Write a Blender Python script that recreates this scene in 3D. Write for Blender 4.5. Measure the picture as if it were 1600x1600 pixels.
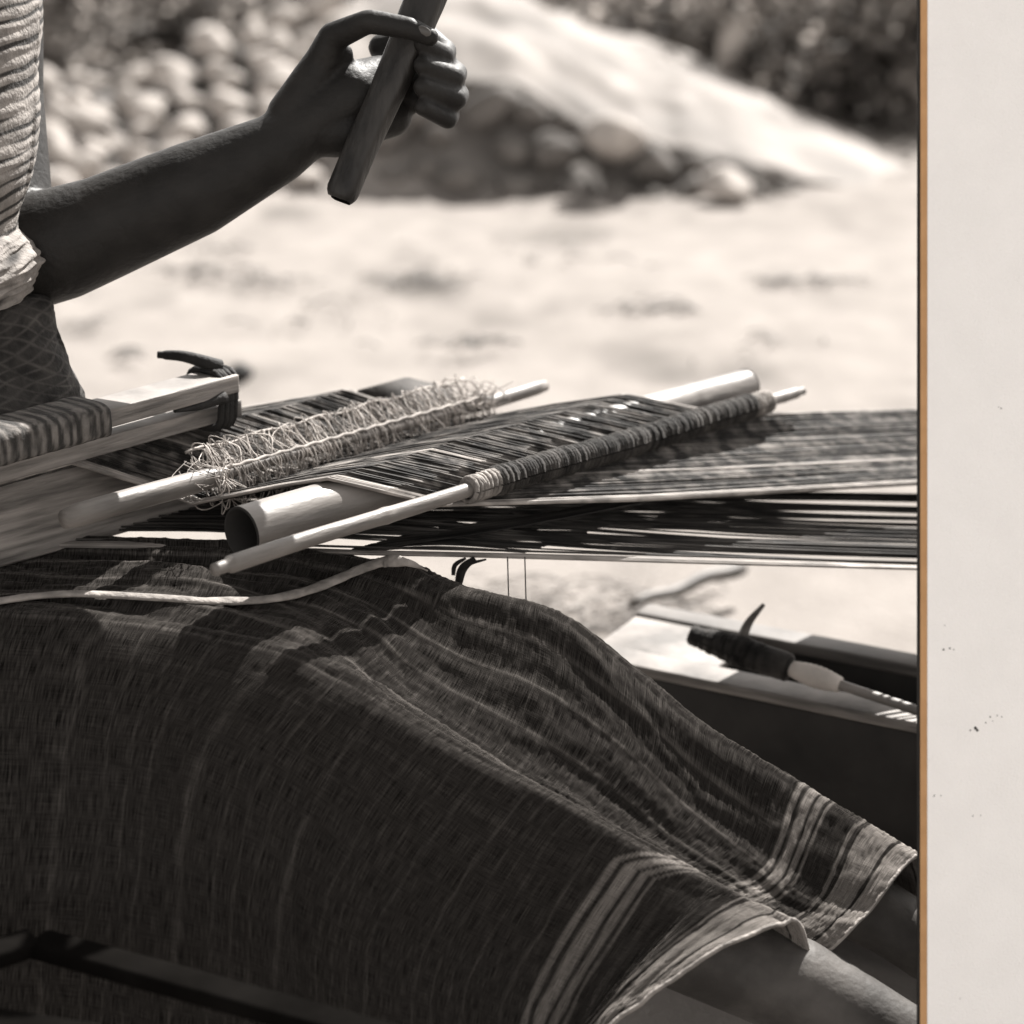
import bpy, bmesh, math, random
from mathutils import Vector, Matrix, noise
from mathutils.bvhtree import BVHTree
import numpy as np

for o in list(bpy.data.objects):
    bpy.data.objects.remove(o)
sc = bpy.context.scene
COL = sc.collection
R = math.radians
rnd = random.Random(7)

# ------------------------------------------------------------------ camera, sky, sun, exposure
S = 0.78                      # design units -> metres
H = 1.25                      # eye height in design units (ground at 0)
FPX = 3200.0                  # focal length in pixels of a 1600 px frame
PITCH = R(18.0)
SP, CP = math.sin(PITCH), math.cos(PITCH)
FOCUS = 2.10
cam_data = bpy.data.cameras.new("camera")
cam = bpy.data.objects.new("camera", cam_data)
COL.objects.link(cam)
cam.location = (0, 0, H * S)
cam.rotation_euler = (math.pi / 2 - PITCH, 0, 0)
cam_data.sensor_width = 36
cam_data.lens = 36 * FPX / 1600
cam_data.clip_start = 0.05
cam_data.clip_end = 500
cam_data.dof.use_dof = True
cam_data.dof.focus_distance = FOCUS * S
cam_data.dof.aperture_fstop = 3.8
cam_data.dof.aperture_blades = 0
sc.camera = cam

SUN = Vector((0.30, 0.62, 0.72)).normalized()
world = bpy.data.worlds.new("World")
sc.world = world
world.use_nodes = True
wt = world.node_tree
bg = wt.nodes["Background"]
sky = wt.nodes.new("ShaderNodeTexSky")
sky.sky_type = 'NISHITA'
sky.sun_disc = False
sky.sun_elevation = math.asin(SUN.z)
sky.sun_rotation = math.atan2(SUN.x, SUN.y)
bw = wt.nodes.new("ShaderNodeRGBToBW")          # a monochrome print: the sky's light without its blue
tint = wt.nodes.new("ShaderNodeMix"); tint.data_type = 'RGBA'; tint.blend_type = 'MULTIPLY'
tint.inputs[0].default_value = 1.0
tint.inputs[7].default_value = (1.0, 0.965, 0.935, 1)
wt.links.new(sky.outputs[0], bw.inputs[0])
wt.links.new(bw.outputs[0], tint.inputs[6])
wt.links.new(tint.outputs[2], bg.inputs[0])
bg.inputs[1].default_value = 0.12

sun_data = bpy.data.lights.new("sun", 'SUN')
sun_data.energy = 5.0
sun_data.angle = R(0.5)
sun_data.color = (1.0, 0.97, 0.93)
sun = bpy.data.objects.new("sun", sun_data)
COL.objects.link(sun)
sun.rotation_euler = SUN.to_track_quat('Z', 'Y').to_euler()

sc.view_settings.view_transform = 'Standard'
sc.view_settings.look = 'None'
sc.view_settings.gamma = 1
sc.view_settings.exposure = 1.74

# ------------------------------------------------------------------ helpers
def P(px, py, d):
    """point seen at photo pixel (px,py) at distance d along the lens axis (design units)"""
    v = (800 - py) / FPX * d
    return Vector(((px - 800) / FPX * d, d * CP + v * SP, H - d * SP + v * CP))

def PZ(px, py, z):
    """point seen at photo pixel (px,py) on the horizontal plane at height z"""
    k = (800 - py) / FPX
    return P(px, py, (H - z) / (SP - k * CP))

def tag(o, label=None, cat=None, group=None, kind=None):
    if label: o["label"] = label
    if cat: o["category"] = cat
    if group: o["group"] = group
    if kind: o["kind"] = kind
    return o

def empty(name, p, label, cat, group=None):
    o = bpy.data.objects.new(name, None)
    o.empty_display_size = 0.05
    o.location = Vector(p) * S
    COL.objects.link(o)
    return tag(o, label, cat, group)

def off(parent):
    v = Vector((0, 0, 0))
    while parent is not None:
        v += parent.location
        parent = parent.parent
    return v

def link(name, bm, mat, parent=None, smooth=True, origin=None):
    me = bpy.data.meshes.new(name)
    o0 = off(parent)
    loc = Vector((0, 0, 0))
    if isinstance(bm, bmesh.types.BMesh):
        if origin is not None:
            loc = Vector(origin) * S - o0
        bm.transform(Matrix.Translation(-(o0 + loc)) @ Matrix.Scale(S, 4))
        bm.to_mesh(me); bm.free()
    else:
        if origin is not None:
            loc = Vector(origin) * S - o0
        vs, fs = bm
        sh = o0 + loc
        me.from_pydata([tuple(Vector(v) * S - sh) for v in vs], [], fs)
    if smooth:
        me.polygons.foreach_set("use_smooth", [True] * len(me.polygons))
    for m in (mat if isinstance(mat, list) else [mat]):
        me.materials.append(m)
    me.update()
    o = bpy.data.objects.new(name, me)
    COL.objects.link(o)
    o.location = loc
    if parent: o.parent = parent
    return o

def catmull(pts, n):
    pts = [Vector(p) for p in pts]
    if len(pts) < 2: return pts
    out = []
    ext = [2 * pts[0] - pts[1]] + pts + [2 * pts[-1] - pts[-2]]
    for i in range(1, len(ext) - 2):
        a, b, c, d = ext[i - 1:i + 3]
        for k in range(n):
            t = k / n
            out.append(0.5 * ((2 * b) + (c - a) * t + (2 * a - 5 * b + 4 * c - d) * t * t + (3 * b - a - 3 * c + d) * t ** 3))
    out.append(pts[-1])
    return out

class MB:
    """collects raw verts / faces for one mesh"""
    def __init__(self): self.v = []; self.f = []
    def tube(self, pts, r, sides=8, caps=True, flat=1.0):
        pts = [Vector(p) for p in pts]
        n = len(pts)
        rr = r if callable(r) else (lambda t: r)
        prev = None; rings = []
        for i, p in enumerate(pts):
            t = (pts[min(i + 1, n - 1)] - pts[max(i - 1, 0)])
            if t.length < 1e-9: t = Vector((1, 0, 0))
            t.normalize()
            if prev is None:
                a = Vector((0, 0, 1)) if abs(t.z) < .9 else Vector((0, 1, 0))
                u = a.cross(t).normalized()
            else:
                u = (prev - t * prev.dot(t)).normalized()
            prev = u
            w = t.cross(u)
            rad = rr(i / max(n - 1, 1))
            base = len(self.v)
            for s in range(sides):
                a = 2 * math.pi * s / sides
                self.v.append(p + u * (math.cos(a) * rad) + w * (math.sin(a) * rad * flat))
            rings.append(base)
        for i in range(n - 1):
            for s in range(sides):
                s2 = (s + 1) % sides
                self.f.append((rings[i] + s, rings[i] + s2, rings[i + 1] + s2, rings[i + 1] + s))
        if caps:
            self.f.append(tuple(rings[0] + s for s in reversed(range(sides))))
            self.f.append(tuple(rings[-1] + s for s in range(sides)))
    def grid(self, rows, close=False):
        base = len(self.v); m = len(rows[0])
        for r in rows: self.v.extend(r)
        for i in range(len(rows) - 1):
            for j in range(m if close else m - 1):
                j2 = (j + 1) % m
                self.f.append((base + i * m + j, base + i * m + j2, base + (i + 1) * m + j2, base + (i + 1) * m + j))
    def get(self): return (self.v, self.f)

def hexa(c8, bevel=0.0015, cuts=0):
    """box from 8 corners: 4 of one end then 4 of the other"""
    bm = bmesh.new()
    vs = [bm.verts.new(c) for c in c8]
    for f in ((3, 2, 1, 0), (4, 5, 6, 7), (0, 1, 5, 4), (1, 2, 6, 5), (2, 3, 7, 6), (3, 0, 4, 7)):
        bm.faces.new([vs[i] for i in f])
    bmesh.ops.recalc_face_normals(bm, faces=bm.faces)
    if bevel > 0:
        bmesh.ops.bevel(bm, geom=list(bm.edges), offset=bevel, segments=2, affect='EDGES', profile=0.6)
    return bm

def beam(p0, p1, w, h, bevel=0.0015, up=Vector((0, 0, 1)), w1=None, h1=None):
    p0, p1 = Vector(p0), Vector(p1)
    t = (p1 - p0).normalized()
    s = t.cross(up).normalized()
    u = s.cross(t).normalized()
    w1 = w if w1 is None else w1; h1 = h if h1 is None else h1
    c = []
    for p, ww, hh in ((p0, w, h), (p1, w1, h1)):
        for a, b in ((-1, -1), (1, -1), (1, 1), (-1, 1)):
            c.append(p + s * (a * ww / 2) + u * (b * hh / 2))
    return hexa(c, bevel)

def lumps(r, seed, sub=3, amp=0.25, sq=(1, 1, 1), fine=0.06):
    """an uneven stone"""
    bm = bmesh.new()
    bmesh.ops.create_icosphere(bm, subdivisions=sub, radius=1)
    o = Vector((seed * 3.1, seed * 7.7, seed * 1.3))
    for v in bm.verts:
        n = v.co.normalized()
        k = 1 + amp * noise.noise(n * 1.3 + o) + amp * .5 * noise.noise(n * 2.7 + o) + fine * noise.noise(n * 7 + o)
        # flatten some facets
        for q in range(7):
            d = Vector((math.sin(seed * 5 + q * 2.1), math.cos(seed * 3 + q * 1.7), math.sin(seed + q * 4.4))).normalized()
            dd = (n * k).dot(d)
            if dd > .62: k *= 1 - (dd - .62) * .75
        c = n * k * r
        v.co = Vector((c.x * sq[0], c.y * sq[1], c.z * sq[2]))
    return bm

# ------------------------------------------------------------------ materials
def warm(v, a=1.0):
    return (v * 1.0, v * (1 - .088 * a), v * (1 - .160 * a), 1)

def mat(name, lo, hi, scale=20, detail=6, rough=.8, bump=.0, bscale=None, stretch=(1, 1, 1), a=1.0, sheen=0.0,
        island=0.0, spec=.3, p0=.35, p1=.65, distort=0.0):
    m = bpy.data.materials.new(name)
    m.use_nodes = True
    nt = m.node_tree; N = nt.nodes; L = nt.links
    b = N["Principled BSDF"]
    tc = N.new("ShaderNodeTexCoord")
    mp = N.new("ShaderNodeMapping"); mp.inputs["Scale"].default_value = stretch
    L.new(tc.outputs["Object"], mp.inputs[0])
    nz = N.new("ShaderNodeTexNoise"); nz.inputs["Scale"].default_value = scale; nz.inputs["Detail"].default_value = detail
    nz.inputs["Distortion"].default_value = distort
    L.new(mp.outputs[0], nz.inputs["Vector"])
    rp = N.new("ShaderNodeValToRGB")
    rp.color_ramp.elements[0].position = p0; rp.color_ramp.elements[1].position = p1
    rp.color_ramp.elements[0].color = warm(lo, a); rp.color_ramp.elements[1].color = warm(hi, a)
    L.new(nz.outputs["Fac"], rp.inputs[0])
    col = rp.outputs[0]
    if island > 0:
        g = N.new("ShaderNodeNewGeometry")
        mr = N.new("ShaderNodeMapRange")
        mr.inputs[3].default_value = 1 - island; mr.inputs[4].default_value = 1 + island
        L.new(g.outputs["Random Per Island"], mr.inputs[0])
        mx = N.new("ShaderNodeMix"); mx.data_type = 'RGBA'; mx.blend_type = 'MULTIPLY'; mx.inputs[0].default_value = 1
        L.new(col, mx.inputs[6]); L.new(mr.outputs[0], mx.inputs[7]); col = mx.outputs[2]
    L.new(col, b.inputs["Base Color"])
    b.inputs["Roughness"].default_value = rough
    b.inputs["Specular IOR Level"].default_value = spec
    if sheen > 0:
        b.inputs["Sheen Weight"].default_value = sheen
        b.inputs["Sheen Roughness"].default_value = .35
        b.inputs["Sheen Tint"].default_value = warm(.9)
    if bump > 0:
        n2 = N.new("ShaderNodeTexNoise"); n2.inputs["Scale"].default_value = bscale or scale * 3; n2.inputs["Detail"].default_value = 5
        L.new(mp.outputs[0], n2.inputs["Vector"])
        bp = N.new("ShaderNodeBump"); bp.inputs["Strength"].default_value = bump; bp.inputs["Distance"].default_value = .004
        L.new(n2.outputs["Fac"], bp.inputs["Height"]); L.new(bp.outputs[0], b.inputs["Normal"])
    m["col"] = 1
    return m

M = {}
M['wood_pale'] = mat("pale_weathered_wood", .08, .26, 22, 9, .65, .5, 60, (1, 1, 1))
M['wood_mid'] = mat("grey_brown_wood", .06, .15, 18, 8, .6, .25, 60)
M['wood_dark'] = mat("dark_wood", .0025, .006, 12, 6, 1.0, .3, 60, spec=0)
M['bamboo'] = mat("smooth_bamboo", .10, .19, 16, 8, .46, .22, 60, stretch=(.35, .6, 3), spec=.35)
M['tube_in'] = mat("shaded_bamboo_inside", .008, .016, 20, 4, .8)  # the hollow's shade put into a near-black inner colour
M['rod'] = mat("polished_stick", .08, .21, 22, 8, .48, .3, 70, stretch=(.3, .5, 3), spec=.32)
M['thread_dark'] = mat("dark_warp_thread", .010, .125, 70, 5, .85, island=.7, sheen=.1, stretch=(.7, 1, 1), p0=.42, p1=.66)
M['thread_low'] = mat("dark_lower_thread", .010, .05, 60, 3, .8, island=.8, stretch=(.2, 1, 1))
M['selvage'] = mat("pale_selvage_thread", .13, .28, 90, 3, .8, island=.35, stretch=(.2, 1, 1))
M['heddle'] = mat("white_heddle_string", .2, .36, 60, 3, .8, island=.3)
M['yarn_dark'] = mat("dark_wound_yarn", .005, .04, 30, 4, .9, .5, 300, island=.5, sheen=.1)
M['rag'] = mat("pale_rag_binding", .12, .26, 60, 6, .9, .6, 200)
M['cord_dark'] = mat("black_cord", .006, .016, 60, 4, .8, .4, 200)
M['skin'] = mat("sunburnt_skin", .009, .017, 30, 8, .55, .25, 160, spec=.20)
M['hair'] = mat("black_hair", .01, .02, 60, 3, .4, stretch=(1, 1, .1))
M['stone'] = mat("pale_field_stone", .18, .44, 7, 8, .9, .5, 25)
M['bank_fill'] = mat('dark_crumbly_fill', .02, .07, 9, 6, .95, .5, 40)  # dark bank surface, sets the tone of the gaps between stones
M['stone_shaded'] = mat("shaded_field_stone", .05, .15, 7, 8, .9, .5, 25)  # darker stone copy, shade of the ledge front put into its colour
M['ledge'] = mat("pale_limestone", .12, .23, 4, 8, .9, .5, 12)
def mat_leaf():
    m = mat("dull_shrub_leaf", .13, .38, 5, 4, .6, island=.6)
    nt = m.node_tree; b = nt.nodes["Principled BSDF"]; out = nt.nodes["Material Output"]
    tl = nt.nodes.new("ShaderNodeBsdfTranslucent"); ms = nt.nodes.new("ShaderNodeMixShader"); ms.inputs[0].default_value = .6
    nt.links.new(b.inputs["Base Color"].links[0].from_socket, tl.inputs[0])
    nt.links.new(b.outputs[0], ms.inputs[1]); nt.links.new(tl.outputs[0], ms.inputs[2]); nt.links.new(ms.outputs[0], out.inputs[0])
    return m
M['leaf'] = mat_leaf()
M['bark'] = mat("shrub_bark", .03, .08, 20, 6, .9, .5)
M['mat_core'] = mat("tan_mat_core", .5, .56, 60, 5, .9, .2, 300)
M['shadow_strip'] = mat("dark_shadow_strip", .012, .02, 40, 4, .8)
M['pale'] = mat('chalky_white', .34, .55, 20, 5, .9, .4, 60)
M['speck'] = mat("dark_foxing_spot", .03, .08, 200, 3, .9)
M['tray'] = mat("shaded_tray_wood", .016, .032, 16, 7, .7, .3, 60)  # shade on the tray's faces put into a dark board colour
# tan core keeps its own colour
r_ = [n for n in M['mat_core'].node_tree.nodes if n.type == 'VALTORGB'][0].color_ramp
r_.elements[0].color = (.47, .265, .125, 1); r_.elements[1].color = (.54, .31, .15, 1)

def wood_grain(m, axis_scale):
    for n in m.node_tree.nodes:
        if n.type == 'MAPPING': n.inputs["Scale"].default_value = axis_scale
wood_grain(M['wood_pale'], (.5, .5, 6)); wood_grain(M['wood_mid'], (.5, .5, 6))

# white mat board paper with fine tooth
def mat_paper():
    m = mat("white_mount_paper", .875, .90, 30, 3, .95, .42, 700, a=.28, spec=.1)
    return m
M['paper'] = mat_paper()

# sand with darker straw and damp patches, turning to leaf litter beyond the stones
def mat_sand():
    m = bpy.data.materials.new("pale_sandy_ground"); m.use_nodes = True
    nt = m.node_tree; N = nt.nodes; L = nt.links
    b = N["Principled BSDF"]; b.inputs["Roughness"].default_value = .95; b.inputs["Specular IOR Level"].default_value = .1
    tc = N.new("ShaderNodeTexCoord")
    def nz(scale, st, det=6):
        mp = N.new("ShaderNodeMapping"); mp.inputs["Scale"].default_value = st
        L.new(tc.outputs["Object"], mp.inputs[0])
        n = N.new("ShaderNodeTexNoise"); n.inputs["Scale"].default_value = scale; n.inputs["Detail"].default_value = det
        L.new(mp.outputs[0], n.inputs["Vector"]); return n
    base = nz(9, (1, .6, 1)); r1 = N.new("ShaderNodeValToRGB")
    r1.color_ramp.elements[0].position = .3; r1.color_ramp.elements[1].position = .7
    r1.color_ramp.elements[0].color = warm(.155); r1.color_ramp.elements[1].color = warm(.205)
    L.new(base.outputs[0], r1.inputs[0])
    pt = nz(2.3, (1, .62, 1), 5); r2 = N.new("ShaderNodeValToRGB")
    r2.color_ramp.elements[0].position = .55; r2.color_ramp.elements[1].position = .72
    r2.color_ramp.elements[0].color = (0, 0, 0, 1); r2.color_ramp.elements[1].color = (1, 1, 1, 1)
    L.new(pt.outputs[0], r2.inputs[0])
    mx = N.new("ShaderNodeMix"); mx.data_type = 'RGBA'
    L.new(r2.outputs[0], mx.inputs[0]); L.new(r1.outputs[0], mx.inputs[6]); mx.inputs[7].default_value = warm(.085)
    # leaf litter beyond the stone bank
    sx = N.new("ShaderNodeSeparateXYZ"); L.new(tc.outputs["Object"], sx.inputs[0])
    wob = nz(1.2, (1, 1, 1), 4)
    ad = N.new("ShaderNodeMath"); ad.operation = 'ADD'; L.new(sx.outputs[1], ad.inputs[0]); L.new(wob.outputs[0], ad.inputs[1])
    mr = N.new("ShaderNodeMapRange"); mr.inputs[1].default_value = 7.4; mr.inputs[2].default_value = 8.1
    L.new(ad.outputs[0], mr.inputs[0])
    lit = nz(6, (1, .5, 1), 8); r3 = N.new("ShaderNodeValToRGB")
    r3.color_ramp.elements[0].position = .38; r3.color_ramp.elements[1].position = .66
    r3.color_ramp.elements[0].color = warm(.05); r3.color_ramp.elements[1].color = warm(.17)
    L.new(lit.outputs[0], r3.inputs[0])
    m2 = N.new("ShaderNodeMix"); m2.data_type = 'RGBA'
    L.new(mr.outputs[0], m2.inputs[0]); L.new(mx.outputs[2], m2.inputs[6]); L.new(r3.outputs[0], m2.inputs[7])
    L.new(m2.outputs[2], b.inputs["Base Color"])
    fb = nz(90, (1, 1, 1), 6); bp = N.new("ShaderNodeBump"); bp.inputs["Strength"].default_value = .5; bp.inputs["Distance"].default_value = .01
    L.new(fb.outputs[0], bp.inputs["Height"]); L.new(bp.outputs[0], b.inputs["Normal"])
    return m
M['sand'] = mat_sand()

# skirt: coarse dark cloth, pale stripes woven in plus painted lit lines (attribute), slubs and fuzz
def mat_skirt():
    m = bpy.data.materials.new("coarse_dark_skirt_cloth"); m.use_nodes = True
    nt = m.node_tree; N = nt.nodes; L = nt.links
    b = N["Principled BSDF"]; b.inputs["Roughness"].default_value = 1; b.inputs["Specular IOR Level"].default_value = 0
    uv = N.new("ShaderNodeUVMap"); uv.uv_map = "UVMap"
    def nz(scale, st, det=4):
        mp = N.new("ShaderNodeMapping"); mp.inputs["Scale"].default_value = st
        L.new(uv.outputs[0], mp.inputs[0])
        n = N.new("ShaderNodeTexNoise"); n.inputs["Scale"].default_value = scale; n.inputs["Detail"].default_value = det
        L.new(mp.outputs[0], n.inputs["Vector"]); return n
    slu = nz(1, (40, 900, 1), 5)      # slubs along the leg
    slv = nz(1, (1500, 34, 1), 6)      # slubs across it
    ad = N.new("ShaderNodeMath"); ad.operation = 'MULTIPLY_ADD'; L.new(slu.outputs[0], ad.inputs[0]); ad.inputs[1].default_value = .42; L.new(slv.outputs[0], ad.inputs[2])
    rp = N.new("ShaderNodeValToRGB"); e = rp.color_ramp.elements
    mr0 = N.new("ShaderNodeMapRange"); mr0.inputs[1].default_value = .36; mr0.inputs[2].default_value = 1.12
    L.new(ad.outputs[0], mr0.inputs[0]); L.new(mr0.outputs[0], rp.inputs[0])
    e[0].position = .2; e[0].color = warm(.002); e[1].position = 1.0; e[1].color = warm(.060)
    at = N.new("ShaderNodeAttribute"); at.attribute_name = "stripe"
    mx = N.new("ShaderNodeMix"); mx.data_type = 'RGBA'
    L.new(at.outputs["Fac"], mx.inputs[0]); L.new(rp.outputs[0], mx.inputs[6])
    r2 = N.new("ShaderNodeValToRGB"); e2 = r2.color_ramp.elements
    e2[0].position = .2; e2[0].color = warm(.07); e2[1].position = .8; e2[1].color = warm(.30)
    L.new(mr0.outputs[0], r2.inputs[0]); L.new(r2.outputs[0], mx.inputs[7])
    L.new(mx.outputs[2], b.inputs["Base Color"])
    b.inputs["Sheen Weight"].default_value = .22; b.inputs["Sheen Roughness"].default_value = .18
    b.inputs["Sheen Tint"].default_value = warm(.9)
    bp = N.new("ShaderNodeBump"); bp.inputs["Strength"].default_value = .7; bp.inputs["Distance"].default_value = .002
    L.new(ad.outputs[0], bp.inputs["Height"]); L.new(bp.outputs[0], b.inputs["Normal"])
    return m
M['skirt'] = mat_skirt()

def mat_striped(name, lo, hi, dark):
    m = mat(name, lo, hi, 60, 5, .9, .5, 260)
    nt = m.node_tree; N = nt.nodes; L = nt.links; b = N["Principled BSDF"]
    at = N.new("ShaderNodeAttribute"); at.attribute_name = "stripe"
    col = b.inputs["Base Color"].links[0].from_socket
    mx = N.new("ShaderNodeMix"); mx.data_type = 'RGBA'
    L.new(at.outputs["Fac"], mx.inputs[0]); L.new(col, mx.inputs[6]); mx.inputs[7].default_value = warm(dark)
    L.new(mx.outputs[2], b.inputs["Base Color"])
    return m
M['shirt'] = mat_striped('striped_knit_shirt', .15, .24, .022)
M['sash'] = mat_striped('checked_sash_cloth', .010, .034, .13)
M['roll'] = mat_striped('striped_woven_roll', .07, .15, .02)

# ------------------------------------------------------------------ ground
def axis(stops):
    out = []
    for (a, b, n) in stops:
        out += [a + (b - a) * i / n for i in range(n)]
    out.append(stops[-1][1]); return out
gx = axis([(-250, -30, 10), (-30, -4, 26), (-4, 4, 160), (4, 30, 26), (30, 250, 10)])
gy = axis([(-60, -4, 14), (-4, 1, 20), (1, 11, 220), (11, 40, 40), (40, 300, 14)])
rows = []
for y in gy:
    row = []
    for x in gx:
        f = 1.0 if (-5 < x < 5 and 1 < y < 30) else .4
        z = f * (.028 * noise.noise(Vector((x * .9, y * .9, 0))) + .012 * noise.noise(Vector((x * 3, y * 2.2, 4))) + .005 * noise.noise(Vector((x * 9, y * 8, 9))))
        if y < 4: z -= .01
        row.append(Vector((x, y, z - .015)))
    rows.append(row)
g = MB(); g.grid(rows)
tag(link("ground", g.get(), M['sand']), kind="structure")

# ------------------------------------------------------------------ stone bank, pale ledge, stones
def bank_pt(px, t):
    """left rubble bank: t 0 at its foot, 1 on its crest"""
    pts = [(-400, 330, 135), (0, 315, 132), (120, 300, 128), (190, 300, 138), (250, 300, 112), (320, 300, 82), (400, 300, 44), (470, 300, 16), (560, 300, 4), (700, 310, 60), (800, 330, 120)]
    for (a, b) in zip(pts, pts[1:]):
        if a[0] <= px <= b[0]:
            k = (px - a[0]) / (b[0] - a[0]); lo = a[1] + (b[1] - a[1]) * k; hi = a[2] + (b[2] - a[2]) * k
            return P(px, lo + (hi - lo) * t, 7.9 + 1.3 * t)
    return P(px, 300 - 180 * t, 7.9 + 1.3 * t)
rows = []
for i in range(60):
    px = -400 + 1200 * i / 89
    col_ = []
    for j in range(-3, 34):
        if j < 0: p = bank_pt(px, 0) + Vector((0, .12 * j, -.06 + .05 * j))
        elif j <= 24: p = bank_pt(px, j / 24)
        else: p = bank_pt(px, 1) + Vector((0, .18 * (j - 24), -.008 * (j - 24) ** 2 - .01 * (j - 24)))
        p = p + Vector((0, 0, .03 * noise.noise(p * 3) - .03))
        col_.append(p)
    rows.append(col_)
g = MB(); g.grid(rows)
tag(link("rubble_bank", g.get(), M['bank_fill']), kind="structure")

# ledge: columns foot - lip - crest (pixels), with real depth behind
LED = [(500, 300, 215, 45), (560, 303, 190, 0), (640, 306, 150, -60), (720, 310, 118, -55), (800, 316, 125, -20), (870, 322, 158, 20), (930, 328, 190, 45),
       (1000, 334, 205, 62), (1060, 336, 225, 78), (1130, 338, 255, 112), (1200, 338, 268, 150), (1270, 336, 285, 185), (1340, 330, 296, 215), (1400, 322, 300, 248),
       (1450, 318, 305, 285), (1520, 320, 316, 312), (1600, 330, 328, 326)]
def led(px):
    for a, b in zip(LED, LED[1:]):
        if a[0] <= px <= b[0]:
            k = (px - a[0]) / (b[0] - a[0]); k = k * k * (3 - 2 * k) * .5 + k * .5
            return [a[i] + (b[i] - a[i]) * k for i in (1, 2, 3)]
    return LED[-1][1:]
rows = []
for i in range(220):
    px = 500 + 1100 * i / 219
    f, l, c = led(px)
    A = P(px, f, 7.75); B = P(px, l, 7.95); C = P(px, c, 9.1)
    col_ = []
    for j in range(0, 70):
        if j <= 2: p = A + Vector((0, -.08 * (2 - j) / 2, -.10 * (2 - j) / 2 - .02))
        elif j <= 22:
            t = (j - 2) / 20; p = A.lerp(B, t)
            p += Vector((0, .10 * math.sin(t * math.pi), 0))          # undercut front
        elif j <= 52:
            t = (j - 22) / 30; p = B.lerp(C, t); p.z += .05 * math.sin(t * math.pi)
        else:
            t = (j - 52) / 17; p = C + Vector((0, 1.4 * t, -t * t * (C.z + .1)))
        nn = noise.noise(p * 2.2) * .07 + noise.noise(p * 5) * .035 + abs(noise.noise(p * 3.3 + Vector((3, 1, 7)))) * -.05
        am = min(1, max(.15, (A.z - 0 + abs(C.z - A.z)) * 2.2))
        p = p + Vector((0, -.4, 1)).normalized() * nn * am
        col_.append(p)
    rows.append(col_)
g = MB(); g.grid(rows)
led_me = link("pale_rock_ledge", g.get(), M['ledge'])
tag(led_me, "long pale rock ledge sloping down to the right with a dark broken front", "rock")
led_me.data.flip_normals() if led_me.data.polygons[2000].normal.z < 0 else None

def stone_at(p, r, seed, m, label, group, sq):
    bm = lumps(r, seed, 3, .28, sq)
    bm.transform(Matrix.Translation(p))
    o = link("stone", bm, m, origin=p)
    return tag(o, label, "stone", group)
k = 0
placed = []
for tries in range(1500):
    px = rnd.uniform(-60, 545); t = rnd.uniform(0, 1.0)
    p = bank_pt(px, t)
    r = rnd.uniform(.05, .115)
    if any((p - q).length < (r + s) * .98 for q, s in placed): continue
    placed.append((p, r)); k += 1
    stone_at(p + Vector((0, -.02, .03)), r, k, M['stone'], "rounded pale stone of the blurred stone heap behind the weaver's arm", "stones heaped behind the arm",
             (rnd.uniform(.9, 1.25), rnd.uniform(.9, 1.1), rnd.uniform(.7, 1.0)))
    if k >= 120: break
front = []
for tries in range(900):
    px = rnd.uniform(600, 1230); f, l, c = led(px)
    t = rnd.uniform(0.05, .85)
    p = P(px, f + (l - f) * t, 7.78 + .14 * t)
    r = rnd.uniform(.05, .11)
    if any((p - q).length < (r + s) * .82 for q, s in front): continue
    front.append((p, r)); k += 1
    stone_at(p, r, k, M['stone_shaded'], "stone coloured dark for shade in the front of the pale rock ledge", "stones in the shaded ledge front",
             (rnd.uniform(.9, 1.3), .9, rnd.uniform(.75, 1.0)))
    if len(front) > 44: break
big = [(1130, 290, 7.65, .09, "upright pale stone at the right end of the dark ledge front"),
       (960, 215, 7.75, .12, "round grey stone under the lip of the ledge"),
       (938, 328, 7.6, .045, "small pale pebble alone on the sand before the ledge")]
for (px, py, d, r, lab) in big:
    k += 1
    p = P(px, py, d)
    tag(stone_at(p, r, k, M['stone'], lab, None, (1.3, 1, .75)), lab, "boulder" if r > .09 else "pebble")
k += 1
p = P(1146, 62, 9.6)
bm = lumps(.085, k, 3, .18, (.75, .7, 1.75)); bm.transform(Matrix.Translation(p) @ Matrix.Rotation(R(14), 4, 'Y'))
tag(link("pale_marker_stone", bm, M['pale'], origin=p), "tall white stone standing before the shrubs above the ledge slope", "marker stone")
p = PZ(372, 586, .04)
bm = lumps(.04, 777, 3, .2, (1.0, .9, .75)); bm.transform(Matrix.Translation(p))
tag(link("dark_pebble", bm, M['cord_dark'], origin=p), "small dark blurred pebble on the sand beyond the end of the breast beam", "pebble")

# ------------------------------------------------------------------ shrubs behind
def shrub_mesh(seed, n=1700):
    rr = random.Random(seed); g = MB()
    cl = [(Vector((rr.gauss(0, .42), rr.gauss(0, .3), abs(rr.gauss(.42, .3)))), rr.uniform(.14, .34)) for _ in range(26)]
    for _ in range(n):
        c, s = rr.choice(cl)
        p = c + Vector((rr.gauss(0, 1), rr.gauss(0, 1), rr.gauss(0, 1))).normalized() * s * rr.random() ** .4
        if p.z < .02: p.z = abs(p.z) + .02
        a = Vector((rr.gauss(0, 1), rr.gauss(0, 1), rr.gauss(0, .6))).normalized()
        b_ = a.cross(Vector((rr.gauss(0, 1), rr.gauss(0, 1), rr.gauss(0, 1)))).normalized()
        L_ = rr.uniform(.03, .065); w = L_ * .42
        i = len(g.v); up = a.cross(b_) * L_ * .12
        g.v += [p - a * L_, p + b_ * w + up, p + a * L_, p - b_ * w + up]
        g.f.append((i, i + 1, i + 2, i + 3))
    st = MB()
    for c, s in cl:
        st.tube(catmull([Vector((rr.gauss(0, .04), rr.gauss(0, .04), -.05)), Vector((c.x * .4, c.y * .4, c.z * .45)), c], 4), lambda t: .022 * (1 - t) + .004, 5)
    return g, st
protos = []
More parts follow.
